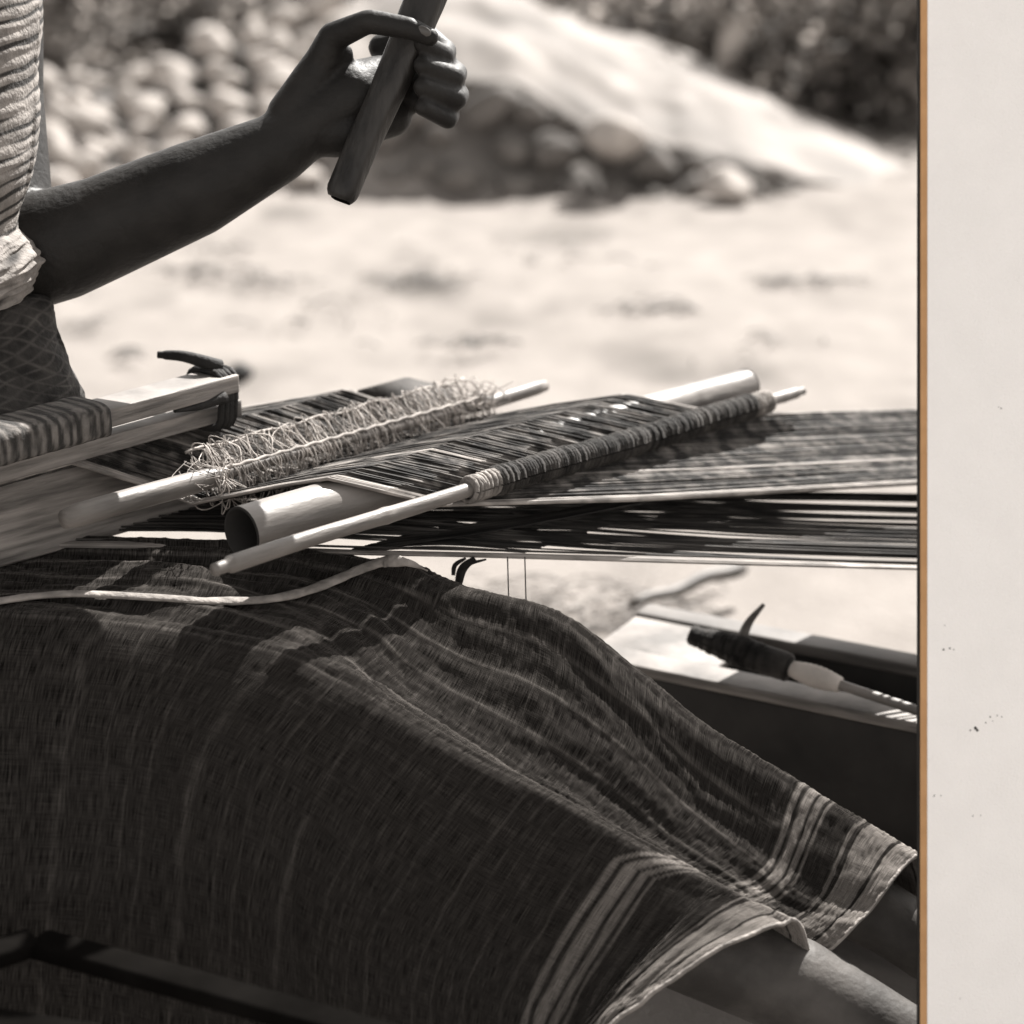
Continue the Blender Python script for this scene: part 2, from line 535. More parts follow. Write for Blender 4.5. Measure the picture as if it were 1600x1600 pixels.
SH = [(-120, 70, 12.6, 1.2), (60, 52, 12.8, 1.1), (210, 62, 12.2, 1.25), (350, 58, 12.6, 1.2), (480, 45, 12.0, 1.0), (330, -20, 14.5, 1.4), (120, -20, 14.8, 1.4),
      (640, 20, 12.5, 1.2), (790, 30, 11.8, 1.0), (920, 75, 11.0, 1.0), (1010, 60, 11.6, 1.2), (1100, 110, 10.8, 1.0), (1210, 165, 10.3, 1.0), (1310, 190, 10.2, 1.05),
      (1400, 215, 10.3, 1.1), (1490, 235, 10.2, 1.1), (1600, 240, 10.4, 1.1), (1260, 60, 12.2, 1.3), (1400, 70, 12.3, 1.4), (1530, 80, 12.4, 1.4)]
def free_tree(o):
    c = o.copy(); COL.objects.link(c)
    for ch in o.children:
        q = ch.copy(); COL.objects.link(q); q.parent = c
    return c
for i, (px, py, d, s) in enumerate(SH):
    if i < 3:
        base = Vector((0, 0, 0))
        o = empty("shrub", (0, 0, 0), "", "shrub", "dark shrubs behind the stones")
        fo, st = shrub_mesh(50 + i)
        link("foliage", fo.get(), M['leaf'], o, smooth=False); link("stems", st.get(), M['bark'], o)
        protos.append(o)
    else:
        o = free_tree(protos[i % 3])
    p = P(px, py, d); p.z = -.02
    # keep the same bearing, standing on the ground
    o.location = p * S
    o.rotation_euler = (0, 0, rnd.uniform(0, 6.28)); o.scale = (s, s, s * rnd.uniform(.85, 1.1))
    o["label"] = "dark blurred shrub with small dull leaves in the row behind the stones"

# ------------------------------------------------------------------ wooden tray with spindle, stick, strewn straw
ZT = .30
tr = empty("wooden_tray", PZ(1300, 1100, ZT) * 1 - Vector((0, 0, ZT)), "long low wooden tray, boards coloured as shaded and rim as sunlit, right of the knees", "tray")
A0, A1 = PZ(905, 1022, ZT), PZ(1720, 1189, ZT)         # outer front line of the rim
B0, B1 = PZ(1120, 985, ZT), PZ(1720, 1120, ZT)
dirF = (A1 - A0).normalized(); back = Vector((-dirF.y, dirF.x, 0))
if back.y < 0: back = -back
def slab(a, b, w, z0, z1, bev=.003):
    a = Vector(a); b = Vector(b)
    c = []
    for p in (a, b):
        c += [Vector((p.x, p.y, z0)), Vector((p.x, p.y, z0)) + back * w, Vector((p.x, p.y, z1)) + back * w, Vector((p.x, p.y, z1))]
    return hexa(c, bev)
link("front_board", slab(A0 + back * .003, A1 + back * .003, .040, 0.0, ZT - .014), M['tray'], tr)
link("front_rim", slab(A0, A1, .048, ZT - .0135, ZT), M['wood_pale'], tr)  # pale strip, sunlight on the top edge put into its colour
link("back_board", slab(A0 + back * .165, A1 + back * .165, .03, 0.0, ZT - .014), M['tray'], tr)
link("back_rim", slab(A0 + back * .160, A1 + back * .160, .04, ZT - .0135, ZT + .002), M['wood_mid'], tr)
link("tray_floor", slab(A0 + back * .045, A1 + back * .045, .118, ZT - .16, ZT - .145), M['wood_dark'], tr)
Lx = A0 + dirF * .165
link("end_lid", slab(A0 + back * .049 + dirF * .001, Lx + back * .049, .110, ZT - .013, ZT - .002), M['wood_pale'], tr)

sp = empty("spindle", PZ(1200, 1040, ZT + .02), "dark yarn wound spindle with a white whipping lying across the tray", "spindle")
s0, s1 = PZ(1083, 993, ZT + .045), PZ(1450, 1116, ZT + .012)
def along(t): return s0.lerp(s1, t)
g = MB(); g.tube([along(t / 40) for t in range(41)], lambda t: .006 if t > .1 else .004 + .02 * t, 10)
link("shaft", g.get(), M['rod'], sp)
g = MB()
for i in range(70):
    t = .0 + .42 * i / 69
    r = ((.012 + .055 * t) if t < .22 else .0241 - .05 * (t - .22)) * .8
    r *= 1 + .18 * noise.noise(Vector((t * 40, 0, 0)))
    c = along(t); ax = (s1 - s0).normalized(); u = ax.cross(Vector((0, 0, 1))).normalized(); w = u.cross(ax)
    tilt = rnd.uniform(-.3, .3)
    g.tube([c + (u * math.cos(a) + w * math.sin(a)) * r * .85 + ax * math.sin(a) * tilt * r for a in [k2 * math.pi / 6 for k2 in range(13)]], .004, 5, caps=False)
g.tube([along(.42 * q / 30) for q in range(31)], lambda t: ((.008 + .045 * t * .42) if t < .5 else .0175) * (1 + .1 * noise.noise(Vector((t * 12, 2, 0)))), 12)
link("wound_yarn", g.get(), M['yarn_dark'], sp)
g = MB(); g.tube([along(.43 + .21 * q / 20) for q in range(21)], lambda t: .0122 * (.75 + .35 * math.sin(t * 3.1)) * (1 + .05 * math.sin(t * 60)), 14)
link("white_whipping", g.get(), M['pale'], sp)
g = MB(); q0 = along(.2)
g.tube(catmull([q0, q0 + Vector((.012, .01, .03)), q0 + Vector((.03, .01, .055))], 5), lambda t: .006 * (1.1 - t) + .002, 6)
link("yarn_tail", g.get(), M['wood_mid'], sp)

g = MB(); a, b_ = PZ(985, 945, .04), PZ(1160, 885, .04)
g.tube([a.lerp(b_, t / 12) + Vector((0, 0, .004 * math.sin(t))) for t in range(13)], lambda t: .008 + .006 * t, 8)
tag(link("stick", g.get(), M['wood_mid'], origin=a), "short straight grey stick lying on the sand under the warp", "stick")
g = MB()
for i in range(260):
    px = rnd.uniform(700, 1100); py = rnd.gauss(965, 30)
    p = PZ(px, min(max(py, 905), 1030), .004)
    a = rnd.uniform(0, 6.28); L_ = rnd.uniform(.02, .07)
    d = Vector((math.cos(a), math.sin(a), rnd.uniform(-.05, .15))) * L_
    g.tube(catmull([p - d, p + Vector((rnd.gauss(0, .008), rnd.gauss(0, .008), .012)), p + d], 3), .0012, 4)
tag(link("straw_litter", g.get(), M['wood_pale']), "pale straw and thread ends strewn on the sand behind the knees", None, kind="stuff")

g = MB()
for (cx, cy, w, h_, n) in ((320, 425, 75, 9, 42), (430, 442, 70, 7, 26), (350, 390, 60, 5, 14), (655, 440, 60, 10, 40), (1020, 482, 70, 10, 32), (1255, 440, 70, 8, 36), (735, 536, 55, 8, 30), (140, 512, 30, 8, 10), (200, 555, 22, 6, 10), (900, 395, 160, 30, 20), (500, 480, 200, 40, 20), (1200, 540, 120, 30, 10)):
    for i in range(n):
        p = PZ(rnd.gauss(cx, w * .55), rnd.gauss(cy, h_ * .6), .004); a = rnd.uniform(0, 6.28); L_ = rnd.uniform(.03, .09)
        d = Vector((math.cos(a), math.sin(a), rnd.uniform(-.1, .25))) * L_
        g.tube([p - d * .5, p + Vector((0, 0, .012)), p + d * .5], .0022, 4)
tag(link("dry_grass_litter", g.get(), M['wood_mid']), "dark wisps of dry grass scattered over the bright sand", None, kind="stuff")

# ------------------------------------------------------------------ person: one body mesh
def capsule_into(bm_all, p0, r0, p1, r1):
    bm = bmesh.new()
    for p, r in ((p0, r0), (p1, r1)):
        bmesh.ops.create_icosphere(bm, subdivisions=4 if r > .028 else 3, radius=r, matrix=Matrix.Translation(p))
    res = bmesh.ops.convex_hull(bm, input=bm.verts)
    geom = [e for e in res["geom_interior"] if isinstance(e, bmesh.types.BMVert)]
    bmesh.ops.delete(bm, geom=geom, context='VERTS')
    me = bpy.data.meshes.new("t"); bm.to_mesh(me); bm.free()
    bm_all.from_mesh(me); bpy.data.meshes.remove(me)
def remeshed(name, bm, voxel, smooth, mat_, parent, factor=.5):
    o = link(name, bm, mat_, parent)
    m = o.modifiers.new("r", 'REMESH'); m.mode = 'VOXEL'; m.voxel_size = voxel * S; m.use_smooth_shade = True
    m2 = o.modifiers.new("s", 'SMOOTH'); m2.iterations = smooth; m2.factor = factor
    dg = bpy.context.evaluated_depsgraph_get(); dg.update()
    me = bpy.data.meshes.new_from_object(o.evaluated_get(dg))
    o.modifiers.clear(); old = o.data; o.data = me; me.name = name; bpy.data.meshes.remove(old)
    if not me.materials: me.materials.append(mat_)
    me.polygons.foreach_set("use_smooth", [True] * len(me.polygons))
    return o

person = empty("person", P(-130, 900, 2.1), "seated weaver in a striped knit shirt and coarse dark skirt raising a wooden bat", "person")
body = bmesh.new()
def chain(*pr):
    pr = [(P(a, b, c), r) for (a, b, c, r) in pr]
    for (p0, r0), (p1, r1) in zip(pr, pr[1:]): capsule_into(body, p0, r0, p1, r1)
# trunk, neck, head
chain((-190, 1000, 2.13, .11), (-180, 700, 2.16, .09), (-135, 350, 2.13, .098), (-125, 60, 2.12, .115), (-125, -60, 2.12, .10))
chain((-125, -60, 1.97, .07), (-125, -60, 2.28, .07)); chain((-120, 40, 2.08, .07), (-120, 40, 2.16, .07))
chain((-125, -100, 2.12, .055), (-110, -330, 2.12, .05))
chain((-115, -480, 2.12, .10), (-80, -410, 2.12, .078)); chain((-15, -430, 2.12, .016), (15, -395, 2.12, .02))    # skull, jaw, nose
chain((-105, -440, 2.02, .018), (-105, -410, 2.02, .016)); chain((-105, -440, 2.225, .018), (-105, -410, 2.225, .016))  # ears
chain((-10, -352, 2.10, .013), (-10, -352, 2.14, .013))                                                          # mouth
# near arm, elbow drawn back beside the body
chain((-160, -60, 1.98, .062), (-420, 300, 1.98, .045), (-360, 640, 1.90, .032), (-300, 720, 1.90, .027))
for q in range(4): chain((-290 + 6 * q, 730 + 10 * q, 1.89, .014), (-240 + 4 * q, 765 + 9 * q, 1.89, .011), (-230, 795 + 8 * q, 1.90, .009))
chain((-300, 720, 1.88, .014), (-250, 710, 1.86, .011), (-220, 725, 1.86, .009))
# far arm: the one in the picture
chain((-20, -80, 2.27, .06), (2, 150, 2.26, .046), (15, 395, 2.20, .050))
chain((28, 398, 2.20, .062), (90, 382, 2.19, .060), (160, 357, 2.185, .055), (300, 297, 2.17, .050), (380, 258, 2.165, .042), (430, 234, 2.16, .037), (480, 196, 2.16, .034))
# palm
chain((470, 198, 2.16, .034), (548, 152, 2.165, .038)); chain((470, 200, 2.16, .030), (546, 204, 2.165, .029))
chain((548, 150, 2.165, .036), (600, 130, 2.185, .030)); chain((540, 196, 2.17, .027), (612, 182, 2.19, .022))
chain((455, 180, 2.155, .026), (500, 108, 2.145, .022))                 # thumb mound
chain((506, 110, 2.15, .023), (532, 86, 2.145, .014))
chain((500, 108, 2.145, .021), (520, 58, 2.125, .0155), (574, 34, 2.10, .0125), (580, 34, 2.098, .0128), (640, 44, 2.083, .0115), (672, 58, 2.085, .0095))  # thumb over the bat
# fingers round the far side of the bat, showing again on its right
FING = [(60, 696), (94, 713), (128, 716), (160, 703)]
for (y0, xp) in FING:
    r = .0122 if y0 < 150 else .0108
    chain((596, y0 + 14, 2.195, .0145), (664, y0 - 6, 2.19, r * 1.08), (xp, y0 + 20, 2.168, r), (xp - 3, y0 + 27, 2.138, r * .95), (660, y0 + 8, 2.112, r * .84))
# legs
chain((-130, 1090, 2.05, .09), (250, 1130, 2.055, .075), (640, 1235, 2.035, .056), (700, 1265, 2.03, .056), (820, 1340, 2.03, .05), (1000, 1440, 2.02, .05), (1240, 1540, 2.015, .049), (1440, 1645, 2.01, .037), (1540, 1700, 2.01, .033))
chain((1540, 1700, 2.01, .033), (1560, 1712, 2.01, .032), (1640, 1600, 2.01, .022))
chain((-130, 1010, 2.16, .09), (300, 1000, 2.17, .065), (740, 1060, 2.15, .050), (900, 1140, 2.14, .046), (1120, 1285, 2.125, .044), (1400, 1445, 2.10, .036), (1560, 1555, 2.09, .032))
chain((1560, 1555, 2.09, .032), (1580, 1565, 2.09, .03), (1650, 1455, 2.09, .022))
remeshed("body", body, .0027, 7, M['skin'], person)

M['shin'] = mat("sunlit_shin_skin", .035, .075, 24, 8, .6, .25, 140, spec=.22)  # paler skin copy, sunlight on the shins put into the colour
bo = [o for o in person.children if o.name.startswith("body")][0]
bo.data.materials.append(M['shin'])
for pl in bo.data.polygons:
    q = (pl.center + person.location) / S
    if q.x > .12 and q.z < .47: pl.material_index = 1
nb = bmesh.new()
bmesh.ops.create_icosphere(nb, subdivisions=3, radius=1)
for v in nb.verts: v.co = Vector((v.co.x * .0085, v.co.y * .0028, v.co.z * .0058))
nb.transform(Matrix.Translation(P(662, 50, 2.0765)) @ Matrix.Rotation(R(28), 4, 'Y'))
M['nail'] = mat("thumb_nail", .05, .08, 40, 3, .35, spec=.4)
link("thumbnail", nb, M['nail'], person)
# hair
hb = bmesh.new()
for (a, b, c, r) in ((-135, -500, 2.12, .105), (-170, -430, 2.12, .09)):
    bmesh.ops.create_icosphere(hb, subdivisions=3, radius=r, matrix=Matrix.Translation(P(a, b, c)))
bmesh.ops.create_icosphere(hb, subdivisions=3, radius=.05, matrix=Matrix.Translation(P(-330, -430, 2.12)))
remeshed("hair", hb, .008, 4, M['hair'], person)

# shirt: lofted rings with gathered ribs
def loft_ring(profile, cx, d, nst, nseg, depthk, disp):
    ys = [p[0] for p in profile]
    rows = []; st = []
    for i in range(nst + 1):
        y = ys[0] + (ys[-1] - ys[0]) * i / nst
        e = np.interp(y, ys, [p[1] for p in profile])
        c = P(cx, y, d); a = (e - cx) / FPX * d
        row = []
        for j in range(nseg):
            th = 2 * math.pi * j / nseg
            q, s_ = disp(y, th)
            rr = a * (1 + q)
            row.append(c + Vector((math.cos(th) * rr, math.sin(th) * rr * depthk, 0)))
            st.append(s_)
        rows.append(row)
    return rows, st
def shirt_disp(y, th):
    s = y + 22 * math.sin(th * 1.0 + .5) + 10 * noise.noise(Vector((y * .006, th * 1.2, 3))) + 5 * noise.noise(Vector((y * .03, th * 3, 1)))
    amp = .6 + .9 * noise.noise(Vector((y * .02, th * 1.5, 8)))
    if y < 360:
        w = math.sin(s * 2 * math.pi / 21.0)
        n2 = noise.noise(Vector((s * .05, th * .8, 11)))
        stripe = max(0, min(1, (w + n2 * 1.3 - .42) * 2.4))
        return (.006 * -w * amp + .03 * noise.noise(Vector((y * .012, th * 2, 0))), stripe)
    w = noise.noise(Vector((s * .06, th * 2.5, 5)))
    return (.05 * w + .03 * noise.noise(Vector((s * .15, th * 6, 5))), max(0, min(1, -w * 2.2 - .35)))
prof = [(-120, 30), (-40, 60), (0, 61), (100, 58), (190, 56), (245, 54), (290, 42), (335, 27), (360, 26), (378, 44), (395, 58), (412, 60), (430, 54), (445, 47), (462, 36), (470, 28)]
rows, st = loft_ring(prof, -130, 2.12, 420, 260, 1.12, shirt_disp)
g = MB(); g.grid(rows, close=True)
sh = link("shirt", g.get(), M['shirt'], person)
at = sh.data.attributes.new("stripe", 'FLOAT', 'POINT'); at.data.foreach_set("value", st)
# short sleeves
for (a, b_) in ((((-165, -65, 1.98), .072), ((-330, 150, 1.98), .062)), (((-60, -85, 2.27), .068), ((-45, 40, 2.265), .06))):
    sb = bmesh.new()
    capsule_into(sb, P(*a[0]), a[1], P(*b_[0]), b_[1])
    remeshed("sleeve", sb, .006, 2, M['shirt'], person)

def sash_disp(y, th):
    return (.04 * noise.noise(Vector((y * .016, th * 1.6, 21))) + .022 * noise.noise(Vector((y * .034 + th * 2, th * 2.4, 2))) + .004 * noise.noise(Vector((y * .12, th * 12, 2))),
            .42 * max(math.exp(-((((y * .052 + th * 3.2 + .7 * noise.noise(Vector((y * .02, th * 2, 4)))) % 1) - .5) / .10) ** 2), math.exp(-((((y * .046 - th * 3.6 + .7 * noise.noise(Vector((y * .02, th * 2, 9)))) % 1) - .5) / .10) ** 2)) * (.55 + .6 * noise.noise(Vector((y * .05, th * 6, 14)))))
prof = [(445, 10), (452, 40), (459, 66), (468, 76), (490, 84), (530, 95), (570, 110), (610, 128), (640, 138), (668, 138), (676, 100)]
rows, st = loft_ring(prof, -130, 2.17, 260, 320, .62, sash_disp)
g = MB(); g.grid(rows, close=True)
sa_ = link("sash", g.get(), M['sash'], person)
at = sa_.data.attributes.new("stripe", 'FLOAT', 'POINT'); at.data.foreach_set("value", [max(0, q) for q in st])

# skirt
SK = [
 # back,                far top,             mid,                  valley,               ridge,                f1,                   f2,                  f3,                   bottom
 [(-170, 960, 2.30), (-120, 850, 2.20), (-120, 880, 2.14), (-140, 915, 2.07), (-160, 965, 2.00), (-180, 1100, 1.955), (-190, 1300, 1.915), (-190, 1470, 1.90), (-200, 1600, 1.91)],
 [(280, 960, 2.28), (300, 852, 2.18), (290, 885, 2.12), (260, 930, 2.055), (200, 985, 1.99), (150, 1120, 1.95), (130, 1300, 1.915), (110, 1460, 1.895), (100, 1600, 1.91)],
 [(620, 990, 2.24), (602, 880, 2.155), (560, 935, 2.10), (500, 985, 2.04), (440, 1035, 1.985), (335, 1160, 1.95), (290, 1330, 1.918), (280, 1500, 1.895), (270, 1640, 1.91)],
 [(790, 1030, 2.22), (740, 922, 2.135), (700, 1010, 2.08), (640, 1090, 2.025), (590, 1108, 1.975), (490, 1250, 1.943), (440, 1400, 1.913), (430, 1550, 1.895), (420, 1690, 1.91)],
 [(920, 1080, 2.20), (872, 958, 2.125), (850, 1070, 2.07), (795, 1190, 2.015), (740, 1194, 1.97), (620, 1350, 1.938), (560, 1480, 1.912), (550, 1620, 1.90), (540, 1740, 1.91)],
 [(1050, 1180, 2.19), (1003, 1054, 2.12), (980, 1165, 2.065), (915, 1258, 2.015), (860, 1257, 1.97), (740, 1430, 1.938), (690, 1540, 1.914), (680, 1660, 1.905), (670, 1780, 1.91)],
 [(1160, 1260, 2.18), (1112, 1140, 2.11), (1080, 1260, 2.06), (1010, 1325, 2.012), (962, 1312, 1.97), (850, 1480, 1.938), (800, 1590, 1.915), (790, 1700, 1.905), (780, 1820, 1.91)],
 [(1290, 1340, 2.17), (1242, 1220, 2.10), (1190, 1345, 2.05), (1115, 1385, 2.01), (1080, 1372, 1.97), (965, 1520, 1.935), (900, 1640, 1.915), (890, 1740, 1.91), (880, 1850, 1.91)],
 [(1390, 1400, 2.16), (1338, 1278, 2.09), (1270, 1400, 2.04), (1200, 1440, 2.005), (1146, 1402, 1.965), (1005, 1508, 1.93), (905, 1620, 1.91), (840, 1750, 1.905), (890, 1850, 1.91)],
 [(1480, 1450, 2.15), (1436, 1338, 2.08), (1355, 1425, 2.03), (1277, 1494, 2.005), (1234, 1440, 1.962), (1118, 1490, 1.925), (1010, 1560, 1.905), (930, 1650, 1.90), (900, 1800, 1.91)],
]
NU, NV = 52, 30
secs = [catmull([P(*q) for q in row], NV) for row in SK]
cols = []
for j in range(len(secs[0])):
    cols.append(catmull([s[j] for s in secs], NU))
nu = len(cols[0]); nv = len(cols)
def lin(a, b, x): return max(0, min(1, (x - a) / (b - a)))
g = MB(); rows = []; stripe = []; uvs = []
pos = [[cols[j][i] for j in range(nv)] for i in range(nu)]
for i in range(nu):
    u = i / NU                     # 0..9
    row = []
    for j in range(nv):
        v = j / NV                 # 0..8: far top 1, valley 3, ridge 4
        p = pos[i][j]
        du = pos[min(i + 1, nu - 1)][j] - pos[max(i - 1, 0)][j]
        dv = pos[i][min(j + 1, nv - 1)] - pos[i][max(j - 1, 0)]
        n = du.cross(dv)
        n = n.normalized() if n.length > 1e-12 else Vector((0, 0, 1))
        if n.y > 0 and n.z < 0: n = -n
        if j < NV: n = Vector((0, .3, 1)).normalized()
        topw = lin(4.6, 3.6, v)                       # on the lit upper side
        d = 0
        d += topw * (.0042 * noise.noise(Vector((u * .55, v * 3.2, 1))) + .0018 * noise.noise(Vector((u * 1.4 + 3, v * 8, 2))))
        d += topw * (.0009 * noise.noise(Vector((u * 6, v * 6, 4))) + .0011 * noise.noise(Vector((u * 20, v * 11, 5))) + .0008 * noise.noise(Vector((u * 55, v * 24, 15))))
        # creased long ridge from the far knee
        d += .0040 * math.exp(-((v - 1.55 - .25 * math.sin(u * 1.3) - .12 * noise.noise(Vector((u * 2, 0, 9)))) / .10) ** 2) * lin(2.0, 3.0, u) * lin(7.8, 6.0, u)
        d += .003 * math.exp(-((v - 2.3 - .2 * noise.noise(Vector((u * 1.5, 4, 9)))) / .12) ** 2) * lin(2.0, 3.0, u) * lin(6.5, 5.0, u)
        # slanting tucks over the lap
        d += .008 * topw * lin(3.6, 2.2, u) * noise.noise(Vector((u * 2.2 - v * 1.5, v * 2.0, 12)))
        # hanging folds in front
        fr = lin(4.2, 5.2, v)
        d += fr * (.0050 * noise.noise(Vector((u * 2.2 - .5 * (v - 5), v * .35, 7))) + .003 * noise.noise(Vector((u * 7 - (v - 5), v * .8, 6))) + .0010 * noise.noise(Vector((u * 22, v * 14, 3))))
        d += .006 * lin(7.6, 9, u) * noise.noise(Vector((u * .5, v * 2.6, 31)))
        row.append(p + n * d)
        # woven stripes, then lit lines painted on the upper side
        wob = .03 * noise.noise(Vector((u * 3, v * 2, 3)))
        x = u + wob
        s = 0
        if x > 8.70: s = 1.0
        elif 8.64 < x < 8.70: s = -.6
        elif 8.22 < x < 8.64: s = .7
        elif 8.08 < x < 8.14: s = .5
        for (c0, w, a) in ((7.12, .05, .75), (7.30, .085, .9), (7.47, .06, .7), (7.60, .03, .5)):
            xs = x + .95 * lin(3.2, 4.2, v)
            s = max(s, a * (1 - .35 * lin(4, 5, v)) * max(0, 1 - (abs(xs - c0) / w) ** 4))
        if x < 7.0:
            q0_ = x * 3.4 + .45 * math.sin(x * 5) + .10 * noise.noise(Vector((u * 4, v * 1.5, 41))); q = q0_ % 1.0
            s = max(s, (.07 + .16 * abs(noise.noise(Vector((math.floor(q0_) * 1.7, v * .6, 55))))) * math.exp(-((q - .5) / .05) ** 2))
        q = (v * 1.7 + .2 * math.sin(v * 3)) % 1.0
        s = max(s, topw * .42 * math.exp(-((q - .5) / .05) ** 2) * (0.6 + .6 * noise.noise(Vector((u * 3, v, 77)))))  # pale lines on the upper side only, brightening it as if sunlit
        stripe.append(max(0, s) * (1 - .35 * abs(noise.noise(Vector((u * 12, v * 20, 2))))))
        uvs.append((u / 9, v / 8))
    rows.append(row)
g.grid(rows)
skirt = link("skirt", g.get(), M['skirt'], person)
at = skirt.data.attributes.new("stripe", 'FLOAT', 'POINT'); at.data.foreach_set("value", stripe)
uvl = skirt.data.uv_layers.new(name="UVMap")
idx = np.zeros(len(skirt.data.loops), dtype=np.int32); skirt.data.loops.foreach_get("vertex_index", idx)
uvl.data.foreach_set("uv", np.array(uvs, dtype=np.float32)[idx].ravel())
sol = skirt.modifiers.new("thickness", 'SOLIDIFY'); sol.thickness = .003 * S; sol.offset = 0
bvh = BVHTree.FromPolygons([tuple(v) for r_ in rows for v in r_], g.f)
EYE = Vector((0, 0, H))
def on_skirt(px, py, lift=.004):
    d = (P(px, py, 1.0) - EYE).normalized()
    h = bvh.ray_cast(EYE, d)
    if h[0] is None: return P(px, py, 2.1)
    return h[0] - d * lift
# turned-over cloth edge across the lap
edge = [(-60, 950), (0, 939), (60, 931), (130, 928), (250, 934), (330, 939), (410, 937), (470, 926), (520, 908), (565, 889), (605, 877), (640, 880), (668, 892)]
ep = [(a.x, a.y) for a in catmull([Vector((a, b, 0)) for a, b in edge], 8)]
dep = [(on_skirt(a, b, .004) - EYE).dot(Vector((0, CP, -SP))) for a, b in ep]
dep = [min(dep[max(0, i - 4):i + 5]) * .5 + .5 * sum(dep[max(0, i - 6):i + 7]) / len(dep[max(0, i - 6):i + 7]) for i in range(len(dep))]
pts = [P(a, b, d - .004) for (a, b), d in zip(ep, dep)]
g = MB(); g.tube(pts, lambda t: .0068 * (1 + .22 * noise.noise(Vector((t * 26, 0, 0))) + .05 * noise.noise(Vector((t * 160, 3, 0)))) * (1 if t < .86 else max(.12, (1 - t) / .14)), 12, flat=.42)
link("skirt_edge", g.get(), M['rag'], person)
# hem cord along the near and far hem
hem = [rows[-1][j] for j in range(NV, nv)]
g = MB(); g.tube(hem[::3], .0024, 6); link("hem_fold", g.get(), M['rag'], person)

# ------------------------------------------------------------------ the bat in her hand
bt = empty("weaving_bat", P(600, 150, 2.12), "short dark wooden beating bat gripped upright in the raised hand", "bat")
t0, t1 = P(692, -70, 2.125), P(533, 312, 2.130)
ax = (t1 - t0).normalized()
fw = (EYE - t0).normalized(); fw = (fw - ax * fw.dot(ax)).normalized(); sd = fw.cross(ax).normalized()
ang = R(-30)
f2 = fw * math.cos(ang) + sd * math.sin(ang); s2 = f2.cross(ax).normalized()
if s2.x < 0: s2 = -s2
f2 = s2.cross(ax); 
if f2.dot(fw) < 0: f2 = -f2
rows = []
for i in range(60):
    t = i / 59; c = t0.lerp(t1, t) + s2 * (.0015 * math.sin(t * 5)) + f2 * (.001 * math.sin(t * 9))
    w = .0225 + (.0165 - .0225) * min(1, t * 1.4); h_ = .0145 + (.0125 - .0145) * t
    e = 1 if t < .965 else (1 - ((t - .965) / .035) ** 2 * .22)
    row = []
    for j in range(36):
        a = 2 * math.pi * j / 36
        ce = math.copysign(abs(math.cos(a)) ** .62, math.cos(a)); se = math.copysign(abs(math.sin(a)) ** .62, math.sin(a))
        n_ = 1 + .03 * noise.noise(Vector((t * 9, ce * 1.5, se * 1.5))) + .012 * noise.noise(Vector((t * 40, ce * 3, se * 3)))
        row.append(c + (s2 * ce * w + f2 * se * h_) * e * n_)
    rows.append(row)
g = MB(); g.grid(rows, close=True)
g.f.append(tuple(len(g.v) - 36 + j for j in range(36))); g.f.append(tuple(reversed(range(36))))
M['bat'] = mat("hand_polished_dark_wood", .010, .034, 20, 8, .5, .35, 70, stretch=(3, 3, .4), spec=.3)
link("blade", g.get(), M['bat'], bt)
link("butt_end", beam(t1 - ax * .004, t1 + ax * .0022, .020, .012, .002, up=f2), M['wood_dark'], bt)

# ------------------------------------------------------------------ loom
loom = empty("backstrap_loom", PZ(700, 800, .59) - Vector((0, 0, .10)), "dark warp threads of the backstrap loom stretched from lap to right edge", "loom")
ZL = .15
def st_(a, b): return (PZ(a[0], a[1], a[2] + ZL), PZ(b[0], b[1], b[2] + ZL))
# upper sheet stations: near edge, far edge
UP = [st_((-300, 812, .47), (185, 682, .47)), st_((-60, 772, .478), (380, 640, .474)), st_((112, 724, .484), (547, 611, .482)), st_((250, 768, .445), (640, 641, .445)), st_((300, 788, .437), (735, 655, .44)),
      st_((430, 762, .468), (880, 632, .468)), st_((512, 750, .487), (985, 617, .480)), st_((600, 770, .470), (1050, 630, .472)), st_((690, 792, .440), (1143, 650, .444)), st_((1000, 781, .411), (1280, 645, .410)), st_((1440, 757, .37), (1440, 640, .37)),
      st_((1590, 750, .357), (1550, 638, .36))]
def strung(pts, n):
    out = []
    for a, b in zip(pts, pts[1:]):
        out += [a.lerp(b, k / n) for k in range(n)]
    return out + [pts[-1]]
def sheet_curve(stations, t, n=6, jit=None):
    return strung([a.lerp(b, t) for a, b in stations], n)
g = MB(); NT = 300
for i in range(NT):
    t = (i + .5 + rnd.uniform(-.35, .35)) / NT
    if t < .03: continue
    dz = rnd.gauss(0, .0013); dc = rnd.gauss(0, .0025); drift = [dc + rnd.gauss(0, .0011) for _ in UP]
    pts = []
    for (a, b), dr in zip(UP, drift):
        p = a.lerp(b, min(1, max(0, t + dr))); p = p + Vector((0, 0, dz + rnd.gauss(0, .0010))); pts.append(p)
    g.tube(strung(pts, 2), rnd.uniform(.0008, .00125), 4, caps=False)
tag(link("warp_threads", g.get(), M['thread_dark'], loom), kind="stuff")
# the closely set under layer of the same sheet
rows = []
for q in range(25):
    t = .02 + .97 * q / 24
    rows.append([p + Vector((0, 0, -.003)) for p in sheet_curve(UP, t)])
g = MB(); g.grid(rows)
M['sheet'] = mat("close_set_warp", .012, .075, 40, 6, .85, .6, 120, stretch=(.12, 1.6, 1))
us = link("warp_sheet", g.get(), M['sheet'], loom)
# selvages
for t, w, n in ((.014, .0085, 15), (.985, .006, 6)):
    g = MB()
    for q in range(n):
        tt = t + (q - n / 2) * w * .24
        pts = [a.lerp(b, tt) + Vector((0, 0, .001 + rnd.gauss(0, .0006))) for a, b in UP]
        g.tube(strung(pts, 2), .00165, 5, caps=False)
    link("selvage", g.get(), M['selvage'], loom)
